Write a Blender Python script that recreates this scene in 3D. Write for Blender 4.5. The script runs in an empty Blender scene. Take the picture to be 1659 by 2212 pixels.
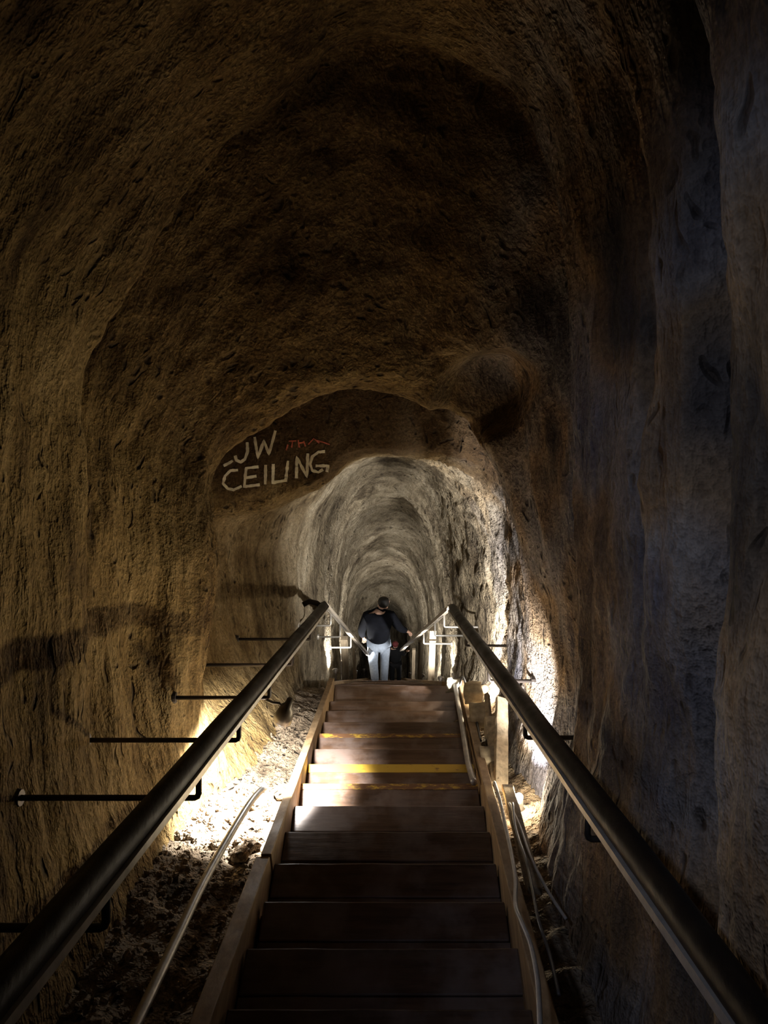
import bpy, bmesh, math, random
from mathutils import Vector, Matrix, noise
from mathutils.bvhtree import BVHTree

random.seed(7)
F = 1662.2
TH = math.radians(30.0)
CT, ST = math.cos(TH), math.sin(TH)
CZ = 12.0
K = 1.045
scene = bpy.context.scene
COL = scene.collection


def W(X, Y, D):
    """lens-axis frame (right, up, forward) -> world"""
    return Vector((X, D * CT + Y * ST, CZ - D * ST + Y * CT))


def U(px, py, D):
    return W((px - 829.5) * D / F, -(py - 1106.0) * D / F, D)


# ------------------------------------------------------------------ helpers
def link(o):
    COL.objects.link(o)
    return o


def tag(o, label=None, cat=None, group=None, kind=None):
    if label: o['label'] = label
    if cat: o['category'] = cat
    if group: o['group'] = group
    if kind: o['kind'] = kind
    return o


def empty(name, loc, label=None, cat=None, group=None):
    o = bpy.data.objects.new(name, None)
    o.location = loc
    o.empty_display_size = 0.1
    link(o)
    return tag(o, label, cat, group)


def wpos(o):
    p = Vector((0, 0, 0))
    while o is not None:
        p += o.location
        o = o.parent
    return p


class MB:
    def __init__(s):
        s.v, s.f = [], []

    def tube(s, pts, r, seg=10, caps=True):
        pts = [Vector(p) for p in pts]
        n = len(pts)
        rs = r if isinstance(r, (list, tuple)) else [r] * n
        t0 = (pts[1] - pts[0]).normalized()
        up = Vector((0, 0, 1)) if abs(t0.z) < 0.9 else Vector((1, 0, 0))
        nrm = (up - t0 * up.dot(t0)).normalized()
        base = len(s.v)
        for i, p in enumerate(pts):
            t = (pts[min(i + 1, n - 1)] - pts[max(i - 1, 0)]).normalized()
            nrm = (nrm - t * nrm.dot(t)).normalized()
            b = t.cross(nrm)
            for k in range(seg):
                a = 2 * math.pi * k / seg
                s.v.append(p + (nrm * math.cos(a) + b * math.sin(a)) * rs[i])
        for i in range(n - 1):
            for k in range(seg):
                a = base + i * seg + k
                c = base + i * seg + (k + 1) % seg
                s.f.append((a, c, c + seg, a + seg))
        if caps:
            s.f.append(tuple(base + k for k in reversed(range(seg))))
            s.f.append(tuple(base + (n - 1) * seg + k for k in range(seg)))
        return s

    def beam(s, p0, p1, w, h, up=Vector((0, 0, 1)), cuts=1, wob=0.0):
        """rectangular bar from p0 to p1 (centre line), w sideways, h along up"""
        p0, p1 = Vector(p0), Vector(p1)
        t = (p1 - p0).normalized()
        side = t.cross(Vector(up)).normalized()
        u = side.cross(t).normalized()
        base = len(s.v)
        for i in range(cuts + 1):
            p = p0.lerp(p1, i / cuts)
            ww = w * (1 + random.uniform(-wob, wob))
            hh = h * (1 + random.uniform(-wob, wob))
            for a, b in ((-.5, -.5), (.5, -.5), (.5, .5), (-.5, .5)):
                s.v.append(p + side * a * ww + u * b * hh)
        for i in range(cuts):
            o = base + i * 4
            for k in range(4):
                s.f.append((o + k, o + (k + 1) % 4, o + 4 + (k + 1) % 4, o + 4 + k))
        s.f.append((base + 3, base + 2, base + 1, base))
        o = base + cuts * 4
        s.f.append((o, o + 1, o + 2, o + 3))
        return s

    def box(s, lo, hi):
        x0, y0, z0 = lo
        x1, y1, z1 = hi
        b = len(s.v)
        s.v += [Vector(p) for p in ((x0, y0, z0), (x1, y0, z0), (x1, y1, z0), (x0, y1, z0),
                                    (x0, y0, z1), (x1, y0, z1), (x1, y1, z1), (x0, y1, z1))]
        for q in ((3, 2, 1, 0), (4, 5, 6, 7), (0, 1, 5, 4), (1, 2, 6, 5), (2, 3, 7, 6), (3, 0, 4, 7)):
            s.f.append(tuple(b + k for k in q))
        return s

    def lathe(s, origin, axis, prof, seg=20):
        """prof: list of (distance along axis, radius)"""
        axis = Vector(axis).normalized()
        up = Vector((0, 0, 1)) if abs(axis.z) < .9 else Vector((1, 0, 0))
        n = axis.cross(up).normalized()
        b = axis.cross(n)
        base = len(s.v)
        for a, r in prof:
            for k in range(seg):
                t = 2 * math.pi * k / seg
                s.v.append(Vector(origin) + axis * a + (n * math.cos(t) + b * math.sin(t)) * max(r, 1e-4))
        for i in range(len(prof) - 1):
            for k in range(seg):
                q = base + i * seg + k
                c = base + i * seg + (k + 1) % seg
                s.f.append((q, c, c + seg, q + seg))
        return s

    def build(s, name, mat, parent=None, smooth=False, bevel=0.0):
        off = wpos(parent) if parent else Vector((0, 0, 0))
        me = bpy.data.meshes.new(name)
        me.from_pydata([tuple(v - off) for v in s.v], [], s.f)
        bm = bmesh.new()
        bm.from_mesh(me)
        bmesh.ops.recalc_face_normals(bm, faces=bm.faces)
        bm.to_mesh(me)
        bm.free()
        me.update()
        if smooth:
            for p in me.polygons: p.use_smooth = True
        o = bpy.data.objects.new(name, me)
        if mat: me.materials.append(mat)
        link(o)
        if parent: o.parent = parent
        if bevel > 0:
            m = o.modifiers.new('soft_edges', 'BEVEL')
            m.width = bevel
            m.segments = 2
            m.limit_method = 'ANGLE'
        return o


# ---------------------------------------------------------------- materials
def new_mat(name):
    m = bpy.data.materials.new(name)
    m.use_nodes = True
    nt = m.node_tree
    nt.nodes.clear()
    out = nt.nodes.new('ShaderNodeOutputMaterial')
    b = nt.nodes.new('ShaderNodeBsdfPrincipled')
    nt.links.new(b.outputs[0], out.inputs[0])
    return m, nt, b


def ramp(nt, stops):
    r = nt.nodes.new('ShaderNodeValToRGB')
    e = r.color_ramp.elements
    while len(e) < len(stops): e.new(0.5)
    for i, (p, c) in enumerate(stops):
        e[i].position = p
        e[i].color = c if len(c) == 4 else (*c, 1)
    return r


def mapped(nt, scale, rot=(0, 0, 0)):
    tc = nt.nodes.new('ShaderNodeTexCoord')
    mp = nt.nodes.new('ShaderNodeMapping')
    mp.inputs['Scale'].default_value = scale
    if any(rot):
        mr = nt.nodes.new('ShaderNodeMapping')
        mr.inputs['Rotation'].default_value = rot
        nt.links.new(tc.outputs['Object'], mr.inputs[0])
        nt.links.new(mr.outputs[0], mp.inputs[0])
    else:
        nt.links.new(tc.outputs['Object'], mp.inputs[0])
    return mp


def nz(nt, mp, scale, detail=6, rough=.6):
    n = nt.nodes.new('ShaderNodeTexNoise')
    n.inputs['Scale'].default_value = scale
    n.inputs['Detail'].default_value = detail
    n.inputs['Roughness'].default_value = rough
    nt.links.new(mp.outputs[0], n.inputs['Vector'])
    return n


def mixc(nt, fac, a, b, mode='MIX'):
    m = nt.nodes.new('ShaderNodeMix')
    m.data_type = 'RGBA'
    m.blend_type = mode
    for s, v in ((0, fac), (6, a), (7, b)):
        if hasattr(v, 'is_linked') or hasattr(v, 'links'):
            nt.links.new(v, m.inputs[s])
        elif s == 0:
            m.inputs[0].default_value = v
        else:
            m.inputs[s].default_value = v if len(v) == 4 else (*v, 1)
    return m.outputs[2]


def math_n(nt, op, a, b=0.0):
    m = nt.nodes.new('ShaderNodeMath')
    m.operation = op
    for i, v in enumerate((a, b)):
        if hasattr(v, 'links'): nt.links.new(v, m.inputs[i])
        else: m.inputs[i].default_value = v
    return m.outputs[0]


def rock_material(name, dark, mid, pale, streak=(1.0, 1.0, .28), pits=.5, bump=.6, stain=None, deep=None, right=None):
    m, nt, b = new_mat(name)
    rot = (TH, 0, 0)
    mp = mapped(nt, streak, rot)
    mi = mapped(nt, (1, 1, 1), rot)
    n1 = nz(nt, mi, 1.7, 3, .62)
    n2 = nz(nt, mp, 9, 4, .68)
    n3 = nz(nt, mi, 42, 2, .7)
    r1 = ramp(nt, [(.36, dark), (.5, mid), (.66, pale)])
    f = math_n(nt, 'ADD', math_n(nt, 'MULTIPLY', n1.outputs[0], .55), math_n(nt, 'MULTIPLY', n2.outputs[0], .45))
    nt.links.new(f, r1.inputs[0])
    base_col = r1.outputs[0]
    if right:
        r3 = ramp(nt, [(.30, right[0]), (.5, right[1]), (.70, right[2])])
        nt.links.new(f, r3.inputs[0])
        sy = nt.nodes.new('ShaderNodeSeparateXYZ')
        nt.links.new(mi.outputs[0], sy.inputs[0])
        mq = nt.nodes.new('ShaderNodeMapRange')
        mq.interpolation_type = 'SMOOTHSTEP'
        mq.inputs['From Min'].default_value = .55
        mq.inputs['From Max'].default_value = 1.05
        nt.links.new(math_n(nt, 'ADD', sy.outputs[0], math_n(nt, 'MULTIPLY', n1.outputs[0], .6)), mq.inputs['Value'])
        nv = nz(nt, mi, 1.25, 2, .55)
        rv = ramp(nt, [(.36, (.35, .34, .36)), (.47, (1.05, .80, .55)), (.56, (1.0, 1.0, 1.08)), (.68, (.55, .60, .85))])
        nt.links.new(nv.outputs[0], rv.inputs[0])
        rc = mixc(nt, 1.0, r3.outputs[0], rv.outputs[0], 'MULTIPLY')
        base_col = mixc(nt, mq.outputs[0], base_col, rc)
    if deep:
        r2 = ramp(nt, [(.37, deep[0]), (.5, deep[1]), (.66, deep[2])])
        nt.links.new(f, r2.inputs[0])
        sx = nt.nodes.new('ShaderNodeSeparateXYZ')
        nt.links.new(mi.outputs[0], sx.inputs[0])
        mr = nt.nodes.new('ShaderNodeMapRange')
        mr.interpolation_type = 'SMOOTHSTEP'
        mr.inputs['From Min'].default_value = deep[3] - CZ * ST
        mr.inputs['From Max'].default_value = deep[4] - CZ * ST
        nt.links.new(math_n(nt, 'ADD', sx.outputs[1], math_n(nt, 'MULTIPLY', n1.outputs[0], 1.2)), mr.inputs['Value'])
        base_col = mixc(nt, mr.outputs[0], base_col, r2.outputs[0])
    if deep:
        # a darker brown band in the rock colour crosses the roof behind the arch
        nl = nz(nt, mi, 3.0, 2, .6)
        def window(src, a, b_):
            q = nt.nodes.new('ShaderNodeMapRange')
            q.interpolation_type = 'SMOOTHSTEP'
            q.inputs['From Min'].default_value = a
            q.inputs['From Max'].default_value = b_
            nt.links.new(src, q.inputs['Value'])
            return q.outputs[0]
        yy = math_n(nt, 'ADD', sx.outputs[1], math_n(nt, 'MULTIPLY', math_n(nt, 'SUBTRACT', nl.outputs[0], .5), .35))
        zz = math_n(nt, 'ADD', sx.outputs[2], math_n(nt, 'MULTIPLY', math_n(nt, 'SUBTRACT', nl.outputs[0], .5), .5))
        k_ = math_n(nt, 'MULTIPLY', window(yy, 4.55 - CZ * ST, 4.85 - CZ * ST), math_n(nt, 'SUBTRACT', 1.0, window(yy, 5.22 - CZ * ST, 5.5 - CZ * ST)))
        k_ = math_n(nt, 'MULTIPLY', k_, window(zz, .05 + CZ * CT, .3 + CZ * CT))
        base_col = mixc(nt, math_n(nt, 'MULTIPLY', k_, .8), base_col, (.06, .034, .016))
    g = ramp(nt, [(.3, (.62, .60, .58)), (.7, (1.12, 1.1, 1.06))])
    nt.links.new(n3.outputs[0], g.inputs[0])
    c = mixc(nt, 1.0, base_col, g.outputs[0], 'MULTIPLY')
    # pits
    vo = nt.nodes.new('ShaderNodeTexVoronoi')
    vo.inputs['Scale'].default_value = 16
    wv = nt.nodes.new('ShaderNodeVectorMath')
    wv.operation = 'ADD'
    nw = nz(nt, mi, 6, 1, .6)
    nt.links.new(mp.outputs[0], wv.inputs[0])
    sc = nt.nodes.new('ShaderNodeVectorMath')
    sc.operation = 'SCALE'
    sc.inputs['Scale'].default_value = .22
    nt.links.new(nw.outputs['Color'], sc.inputs[0])
    nt.links.new(sc.outputs[0], wv.inputs[1])
    nt.links.new(wv.outputs[0], vo.inputs['Vector'])
    pr = ramp(nt, [(.10, (0, 0, 0)), (.30, (1, 1, 1))])
    nt.links.new(vo.outputs['Distance'], pr.inputs[0])
    np_ = nz(nt, mi, 2.6, 2, .6)
    pm = ramp(nt, [(.42, (0, 0, 0)), (.60, (1, 1, 1))])
    nt.links.new(np_.outputs[0], pm.inputs[0])
    pit = math_n(nt, 'MULTIPLY', math_n(nt, 'SUBTRACT', 1.0, pr.outputs[0]), pm.outputs[0])
    c = mixc(nt, math_n(nt, 'MULTIPLY', pit, pits), c, (.035, .025, .018))
    if stain:
        ns = nz(nt, mp, 2.3, 5, .6)
        sr = ramp(nt, [(.46, (0, 0, 0)), (.62, (1, 1, 1))])
        nt.links.new(ns.outputs[0], sr.inputs[0])
        c = mixc(nt, math_n(nt, 'MULTIPLY', sr.outputs[0], stain[1]), c, stain[0])
    nt.links.new(c, b.inputs['Base Color'])
    b.inputs['Roughness'].default_value = .92
    b.inputs['Specular IOR Level'].default_value = .2
    h = math_n(nt, 'ADD', math_n(nt, 'MULTIPLY', n2.outputs[0], 1.0), math_n(nt, 'MULTIPLY', n3.outputs[0], .35))
    h = math_n(nt, 'SUBTRACT', h, math_n(nt, 'MULTIPLY', pit, .6))
    bp = nt.nodes.new('ShaderNodeBump')
    bp.inputs['Strength'].default_value = bump
    bp.inputs['Distance'].default_value = .06
    nt.links.new(h, bp.inputs['Height'])
    nt.links.new(bp.outputs[0], b.inputs['Normal'])
    return m


def wood_material(name, dark, light, rough=.45, axis=0, wear=None, bump=.25):
    m, nt, b = new_mat(name)
    s = [9, 9, 9]
    s[axis] = .9
    mp = mapped(nt, tuple(s))
    n1 = nz(nt, mp, 3.2, 7, .65)
    mi = mapped(nt, (1, 1, 1))
    n2 = nz(nt, mi, 4.5, 5, .6)
    r = ramp(nt, [(.3, dark), (.7, light)])
    nt.links.new(n1.outputs[0], r.inputs[0])
    c = r.outputs[0]
    if wear:
        wr = ramp(nt, [(.45, (0, 0, 0)), (.62, (1, 1, 1))])
        nt.links.new(n2.outputs[0], wr.inputs[0])
        c = mixc(nt, math_n(nt, 'MULTIPLY', wr.outputs[0], .8), c, wear)
    nt.links.new(c, b.inputs['Base Color'])
    rr = ramp(nt, [(.3, (rough - .1,) * 3), (.7, (rough + .18,) * 3)])
    nt.links.new(n2.outputs[0], rr.inputs[0])
    nt.links.new(rr.outputs[0], b.inputs['Roughness'])
    bp = nt.nodes.new('ShaderNodeBump')
    bp.inputs['Strength'].default_value = bump
    bp.inputs['Distance'].default_value = .01
    nt.links.new(n1.outputs[0], bp.inputs['Height'])
    nt.links.new(bp.outputs[0], b.inputs['Normal'])
    return m


def plain(name, col, rough=.6, metal=0.0, var=.25, scale=18, spec=.5):
    m, nt, b = new_mat(name)
    b.inputs['Specular IOR Level'].default_value = spec
    n = nz(nt, mapped(nt, (1, 1, 1)), scale, 5, .6)
    r = ramp(nt, [(.3, tuple(c * (1 - var) for c in col)), (.7, tuple(min(1, c * (1 + var)) for c in col))])
    nt.links.new(n.outputs[0], r.inputs[0])
    nt.links.new(r.outputs[0], b.inputs['Base Color'])
    b.inputs['Roughness'].default_value = rough
    b.inputs['Metallic'].default_value = metal
    return m


def emit(name, col, strength):
    m, nt, b = new_mat(name)
    b.inputs['Base Color'].default_value = (.8, .8, .75, 1)
    b.inputs['Emission Color'].default_value = (*col, 1)
    b.inputs['Emission Strength'].default_value = strength
    return m


M = {}
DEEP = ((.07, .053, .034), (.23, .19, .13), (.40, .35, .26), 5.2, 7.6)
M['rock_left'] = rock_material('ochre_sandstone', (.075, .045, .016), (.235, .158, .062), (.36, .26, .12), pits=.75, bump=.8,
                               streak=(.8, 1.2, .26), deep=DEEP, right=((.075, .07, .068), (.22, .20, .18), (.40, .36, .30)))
M['rock_deep'] = rock_material('pale_sandstone', *DEEP[:3], pits=.7, bump=.8)
M['dirt'] = rock_material('rubble_dirt', (.08, .06, .04), (.26, .20, .14), (.44, .37, .28), streak=(1, 1, 1), pits=.8, bump=1.0)
M['tread'] = wood_material('worn_brown_tread', (.050, .028, .018), (.155, .092, .058), .38, 0, wear=(.20, .15, .13))
M['stringer'] = wood_material('raw_timber', (.20, .125, .06), (.44, .30, .165), .62, 1)
M['post'] = wood_material('grey_weathered_post', (.13, .10, .065), (.38, .30, .20), .75, 2)
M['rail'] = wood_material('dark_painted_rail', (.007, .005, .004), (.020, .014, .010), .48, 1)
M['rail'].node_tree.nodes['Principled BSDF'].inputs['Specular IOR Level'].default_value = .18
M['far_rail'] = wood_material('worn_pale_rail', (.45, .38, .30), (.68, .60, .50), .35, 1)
M['bar'] = plain('worn_steel_bar', (.66, .62, .56), .38, .6)
M['bracket'] = plain('dark_iron', (.06, .05, .045), .5, .5)
M['pale_bracket'] = plain('galvanised_rod', (.5, .47, .42), .4, .5)
M['conduit'] = plain('grey_conduit', (.36, .34, .32), .38, .4)
M['cable'] = plain('black_cable', (.10, .095, .09), .35)
M['pale_cable'] = plain('grey_cable', (.45, .43, .40), .4)
M['chalk'] = plain('pale_paint', (.90, .82, .62), .8, 0, .15, 40)
M['red_paint'] = plain('faded_red_paint', (.55, .13, .08), .8, 0, .3, 30)
M['lamp_body'] = plain('dull_lamp_metal', (.10, .085, .07), .45, .4)
M['lens'] = emit('lamp_lens', (1, .94, .82), 40)
M['block'] = plain('dusty_block', (.40, .33, .23), .9, 0, .3, 25)
M['stone'] = plain('pale_stone', (.62, .58, .47), .85, 0, .25, 20)
M['jacket'] = plain('dark_jacket', (.004, .0045, .007), .95, 0, .3, 18, .12)
M['jeans'] = plain('faded_blue_jeans', (.36, .42, .52), .85, 0, .18, 30)
M['hair'] = plain('black_hair', (.010, .008, .007), .55)
M['skin'] = plain('skin', (.40, .24, .17), .55, 0, .1)
M['shoe'] = plain('pale_shoes', (.42, .40, .42), .6)
M['child_top'] = plain('dark_red_top', (.11, .014, .016), .8)
M['child_dark'] = plain('black_trousers', (.006, .006, .007), .9, 0, .2, 18, .12)


def yellow_paint(name, wear):
    m, nt, b = new_mat(name)
    mp = mapped(nt, (3, 9, 9))
    n = nz(nt, mp, 5, 6, .7)
    r = ramp(nt, [(wear, (.62, .40, .06)), (min(1, wear + .10), (.20, .10, .05))])
    nt.links.new(n.outputs[0], r.inputs[0])
    nt.links.new(r.outputs[0], b.inputs['Base Color'])
    b.inputs['Roughness'].default_value = .5
    return m


M['yellow'] = yellow_paint('yellow_safety_paint', .60)
M['yellow_worn'] = yellow_paint('worn_yellow_paint', .40)

# -------------------------------------------------------------------- camera
cd = bpy.data.cameras.new('camera')
cam = bpy.data.objects.new('camera', cd)
link(cam)
cam.location = (0, 0, CZ)
cam.rotation_euler = (math.pi / 2 - TH, 0, 0)
cd.sensor_fit = 'VERTICAL'
cd.sensor_height = 34.6
cd.lens = 26.0
cd.clip_start = .02
cd.clip_end = 100
scene.camera = cam

# ---------------------------------------------------------------- cave shell
NA = 13


def ring_m(d, pts):
    return d * K, [(x * K, y * K) for x, y in pts]


def ring_p(d, pts):
    """pts given as sight directions at distance d; floor points given as (x, None) -> metres kept"""
    out = []
    for p in pts:
        if len(p) == 3:
            out.append((p[0] * K, p[1] * K))
        else:
            out.append(((p[0] - 829.5) * d * K / F, -(p[1] - 1106) * d * K / F))
    return d * K, out


m_ = lambda x, y: (x, y, 'm')
near = [(-.95, -1.55), (-1.10, -.9), (-1.14, -.1), (-1.15, .4), (-1.05, .85), (-.62, 1.45), (0, 1.8),
        (.42, 1.62), (.66, 1.1), (.74, .55), (.72, -.1), (.68, -.85), (.60, -1.55)]
RINGS = [
    ring_m(-3.2, near),
    ring_m(-.4, near),
    ring_m(1.4, near[:8] + [(0.6, 1.1), (0.64, .55), (0.63, -.1), (0.64, -.85), (.60, -1.5)]),
    ring_m(1.52, near[:8] + [(0.62, 1.1), (0.67, .55), (0.66, -.1), (0.66, -.85), (.60, -1.5)]),
    ring_m(1.6, near[:8] + [(0.76, 1.1), (0.86, .55), (0.84, -.1), (0.74, -.85), (.60, -1.5)]),
    ring_m(1.7, near[:8] + [(0.74, 1.1), (0.82, .55), (0.8, -.1), (0.73, -.85), (.60, -1.5)]),
    ring_m(1.8, near[:8] + [(0.64, 1.1), (0.7, .55), (0.68, -.1), (0.69, -.85), (.60, -1.5)]),
    ring_m(2.02, near[:8] + [(0.63, 1.1), (0.69, .55), (0.68, -.1), (0.69, -.85), (.60, -1.5)]),
    ring_m(2.12, near[:8] + [(0.72, 1.1), (0.82, .55), (0.77, -.1), (0.7, -.85), (.60, -1.5)]),
    ring_m(2.22, near[:8] + [(0.66, 1.1), (0.73, .55), (0.71, -.1), (0.69, -.85), (.60, -1.5)]),
    ring_p(2.85, [m_(-.92, -1.5), m_(-1.10, -.85), (182, 1080), (178, 850), (300, 600), (480, 345), (800, 90),
                  (1080, 200), (1200, 480), (1225, 800), (1232, 1100), (1238, 1500), m_(.62, -1.48)]),
    ring_p(3.0, [m_(-.92, -1.5), m_(-1.12, -.85), (165, 1080), (150, 830), (270, 560), (460, 330), (800, 90),
                 (1120, 190), (1270, 460), (1290, 800), (1290, 1100), (1290, 1500), m_(.66, -1.48)]),
    ring_p(3.35, [m_(-.90, -1.48), m_(-1.08, -.85), (270, 1100), (270, 940), (370, 760), (540, 560), (790, 430),
                  (1010, 560), (1130, 700), (1190, 880), (1200, 1120), (1235, 1450), m_(.68, -1.46)]),
    ring_p(3.72, [m_(-.86, -1.46), (425, 1480), (436, 1190), (440, 1010), (508, 890), (620, 842), (770, 806),
                  (905, 800), (985, 775), (1110, 850), (1152, 1120), (1208, 1450), m_(.74, -1.44)]),
    ring_p(3.86, [m_(-.80, -1.45), (450, 1490), (462, 1210), (452, 1035), (528, 935), (660, 862), (775, 838),
                  (880, 850), (965, 890), (1062, 960), (1122, 1130), (1180, 1450), m_(.72, -1.43)]),
    ring_p(4.0, [m_(-.76, -1.45), (448, 1490), (456, 1210), (456, 1030), (548, 935), (668, 868), (780, 846),
                 (880, 860), (960, 900), (1050, 975), (1108, 1130), (1160, 1450), m_(.70, -1.42)]),
    ring_p(4.2, [m_(-.66, -1.44), (412, 1460), (375, 1230), (385, 1000), (470, 880), (630, 800), (785, 765),
                 (900, 780), (1005, 840), (1090, 950), (1120, 1130), (1135, 1450), m_(.66, -1.42)]),
    ring_p(4.78, [m_(-.58, -1.42), (490, 1450), (440, 1200), (425, 1010), (490, 885), (630, 805), (785, 765),
                 (905, 790), (1005, 855), (1080, 965), (1105, 1130), (1105, 1450), m_(.62, -1.42)]),
    ring_p(4.92, [m_(-.58, -1.42), (512, 1430), (455, 1230), (442, 1110), (560, 1098), (688, 1048), (752, 985),
                 (885, 972), (978, 975), (1060, 1010), (1096, 1140), (1100, 1440), m_(.62, -1.42)]),
    ring_p(5.2, [m_(-.60, -1.42), (530, 1420), (480, 1250), (486, 1135), (590, 1102), (698, 1052), (768, 996),
                 (890, 980), (980, 992), (1050, 1045), (1092, 1150), (1095, 1430), m_(.64, -1.42)]),
    ring_p(6.1, [m_(-.66, -1.45), (632, 1400), (622, 1230), (648, 1120), (690, 1060), (740, 1010), (820, 978),
                 (900, 985), (955, 1015), (1005, 1080), (1042, 1180), (1062, 1400), m_(.80, -1.45)]),
    ring_p(7.2, [m_(-.68, -1.70), (680, 1400), (690, 1230), (702, 1130), (728, 1070), (765, 1022), (830, 990),
                 (895, 998), (940, 1035), (968, 1110), (985, 1200), (1000, 1400), m_(.70, -1.72)]),
    ring_p(8.4, [m_(-.60, -1.98), (712, 1400), (715, 1250), (726, 1160), (748, 1095), (782, 1055), (832, 1035),
                 (885, 1042), (922, 1075), (948, 1140), (962, 1220), (975, 1400), m_(.68, -2.0)]),
    ring_p(8.6, [m_(-.60, -2.02), (714, 1400), (718, 1260), (731, 1175), (754, 1115), (786, 1078), (832, 1060),
                 (880, 1066), (915, 1098), (940, 1155), (958, 1230), (972, 1400), m_(.68, -2.04)]),
    ring_p(10.2, [m_(-.62, -2.36), (728, 1410), (730, 1280), (741, 1210), (760, 1160), (790, 1128), (832, 1112),
                  (876, 1118), (908, 1148), (930, 1200), (946, 1270), (958, 1410), m_(.74, -2.38)]),
    ring_p(10.4, [m_(-.62, -2.40), (730, 1410), (733, 1290), (745, 1222), (764, 1176), (793, 1146), (832, 1132),
                  (873, 1138), (903, 1165), (924, 1212), (942, 1280), (955, 1410), m_(.74, -2.42)]),
    ring_p(13.0, [m_(-.66, -2.95), (742, 1420), (744, 1330), (753, 1280), (770, 1245), (797, 1220), (832, 1208),
                  (867, 1214), (893, 1238), (910, 1275), (922, 1330), (930, 1420), m_(.74, -2.97)]),
    ring_p(15.4, [m_(-.66, -3.45), (752, 1420), (758, 1350), (768, 1315), (781, 1287), (803, 1268), (832, 1260),
                  (861, 1265), (882, 1284), (894, 1312), (900, 1350), (904, 1420), m_(.66, -3.47)]),
    ring_p(15.6, [m_(-.60, -3.5), (776, 1420), (779, 1365), (786, 1338), (796, 1317), (812, 1303), (832, 1297),
                  (852, 1301), (867, 1315), (876, 1336), (881, 1365), (884, 1420), m_(.58, -3.5)]),
    ring_p(19.5, [m_(-.62, -4.3), (778, 1425), (782, 1385), (789, 1365), (800, 1345), (815, 1333), (832, 1328),
                  (850, 1331), (864, 1344), (872, 1362), (878, 1385), (882, 1425), m_(.60, -4.3)]),
]
SEG = 20


def cr(p0, p1, p2, p3, t):
    t2, t3 = t * t, t * t * t
    return tuple(.5 * (2 * b + (c - a) * t + (2 * a - 5 * b + 4 * c - d) * t2 + (3 * b - a - 3 * c + d) * t3)
                 for a, b, c, d in zip(p0, p1, p2, p3))


def sample_ring(pts):
    out = []
    n = len(pts)
    for i in range(n - 1):
        p0, p1, p2, p3 = pts[max(i - 1, 0)], pts[i], pts[i + 1], pts[min(i + 2, n - 1)]
        for k in range(SEG):
            out.append(cr(p0, p1, p2, p3, k / SEG))
    out.append(pts[-1])
    return out


rs = [(d, sample_ring(p)) for d, p in RINGS]
stations = []
for (d0, r0), (d1, r1) in zip(rs[:-1], rs[1:]):
    big = max(math.hypot(a[0] - b[0], a[1] - b[1]) for a, b in zip(r0, r1))
    big = max(big, d1 - d0)
    step = .10 if d1 < .5 else (.022 if d1 < 7 else .045)
    n = max(4, int(math.ceil(big / step)))
    for i in range(n):
        t = i / n
        stations.append((d0 + (d1 - d0) * t, [(a[0] + (b[0] - a[0]) * t, a[1] + (b[1] - a[1]) * t) for a, b in zip(r0, r1)]))
stations.append(rs[-1])
NS, NU = len(stations), len(rs[0][1])
# smooth a little along the tunnel so that rock edges are rounded
G = [[Vector((x, y, d)) for x, y in r] for d, r in stations]
for it in range(4):
    H = [row[:] for row in G]
    for i in range(1, NS - 1):
        a, b, c = G[i - 1], G[i], G[i + 1]
        H[i] = [(a[j] + b[j] * 2 + c[j]) * .25 for j in range(NU)]
    G = H


def fr(p, s, oct_=4):
    return noise.fractal(Vector(p) * s, 1.0, 2.1, oct_)


def rock_disp(p):
    X, Y, d = p
    a = .035 * fr((X * .8, Y * .7, d), 1.6, 3)
    a += .024 * fr((X * .45 + 7, Y * .35, d * 1.1), 5.5, 4)       # streaks across the tunnel axis
    a += .010 * fr((X + 3, Y * .6, d), 17, 3)
    # hollows
    q = noise.noise(Vector((X * 2.2 + 11, Y * 1.5, d * 2.4)))
    if q > .25: a += (q - .25) * .09
    if d > 6.3:
        a += .022 * noise.noise(Vector((X * .5, Y * .5, d * 7))) + .016 * fr((X * .5, Y * .5, d), 14, 3)
    if X > .1 and 4.2 < d < 10:
        w_ = min(1, (X - .1) * 3) * min(1, (d - 4.2) * 2)
        a += w_ * (.030 * fr((X + 5, Y * .55, d * .9), 10, 4) + .012 * fr((X, Y * .6, d), 30, 2))
    return a


GN = []
for i in range(NS):
    row = []
    for j in range(NU):
        t = G[min(i + 1, NS - 1)][j] - G[max(i - 1, 0)][j]
        u = G[i][min(j + 1, NU - 1)] - G[i][max(j - 1, 0)]
        n = t.cross(u)
        if n.length < 1e-9: n = Vector((0, 1, 0))
        row.append(n.normalized())
    GN.append(row)
# outward = away from the tunnel axis
if GN[40][NU // 2].y < 0:
    GN = [[-n for n in r] for r in GN]
P = [[G[i][j] + GN[i][j] * rock_disp(G[i][j]) for j in range(NU)] for i in range(NS)]
# a dark hollow in the rock above the right side of the arch
for i in range(NS):
    for j in range(NU):
        p = P[i][j]
        if 2.9 * K < p.z < 4.3 * K:
            px = 829.5 + p.x * F / p.z
            py = 1106 - p.y * F / p.z
            e = ((px - 1045) / 98) ** 2 + ((py - 855 + .25 * (px - 1040)) / 78) ** 2 + .35 * noise.noise(p * 4)
            if e < 1.6 and py < 960:
                w = max(0, 1 - e / 1.6)
                p += Vector((.05, .10, .30)) * min(1, w * 1.8) * .8

jl, jr = 4 * SEG, 9 * SEG      # walls end / ceiling begins


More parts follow.
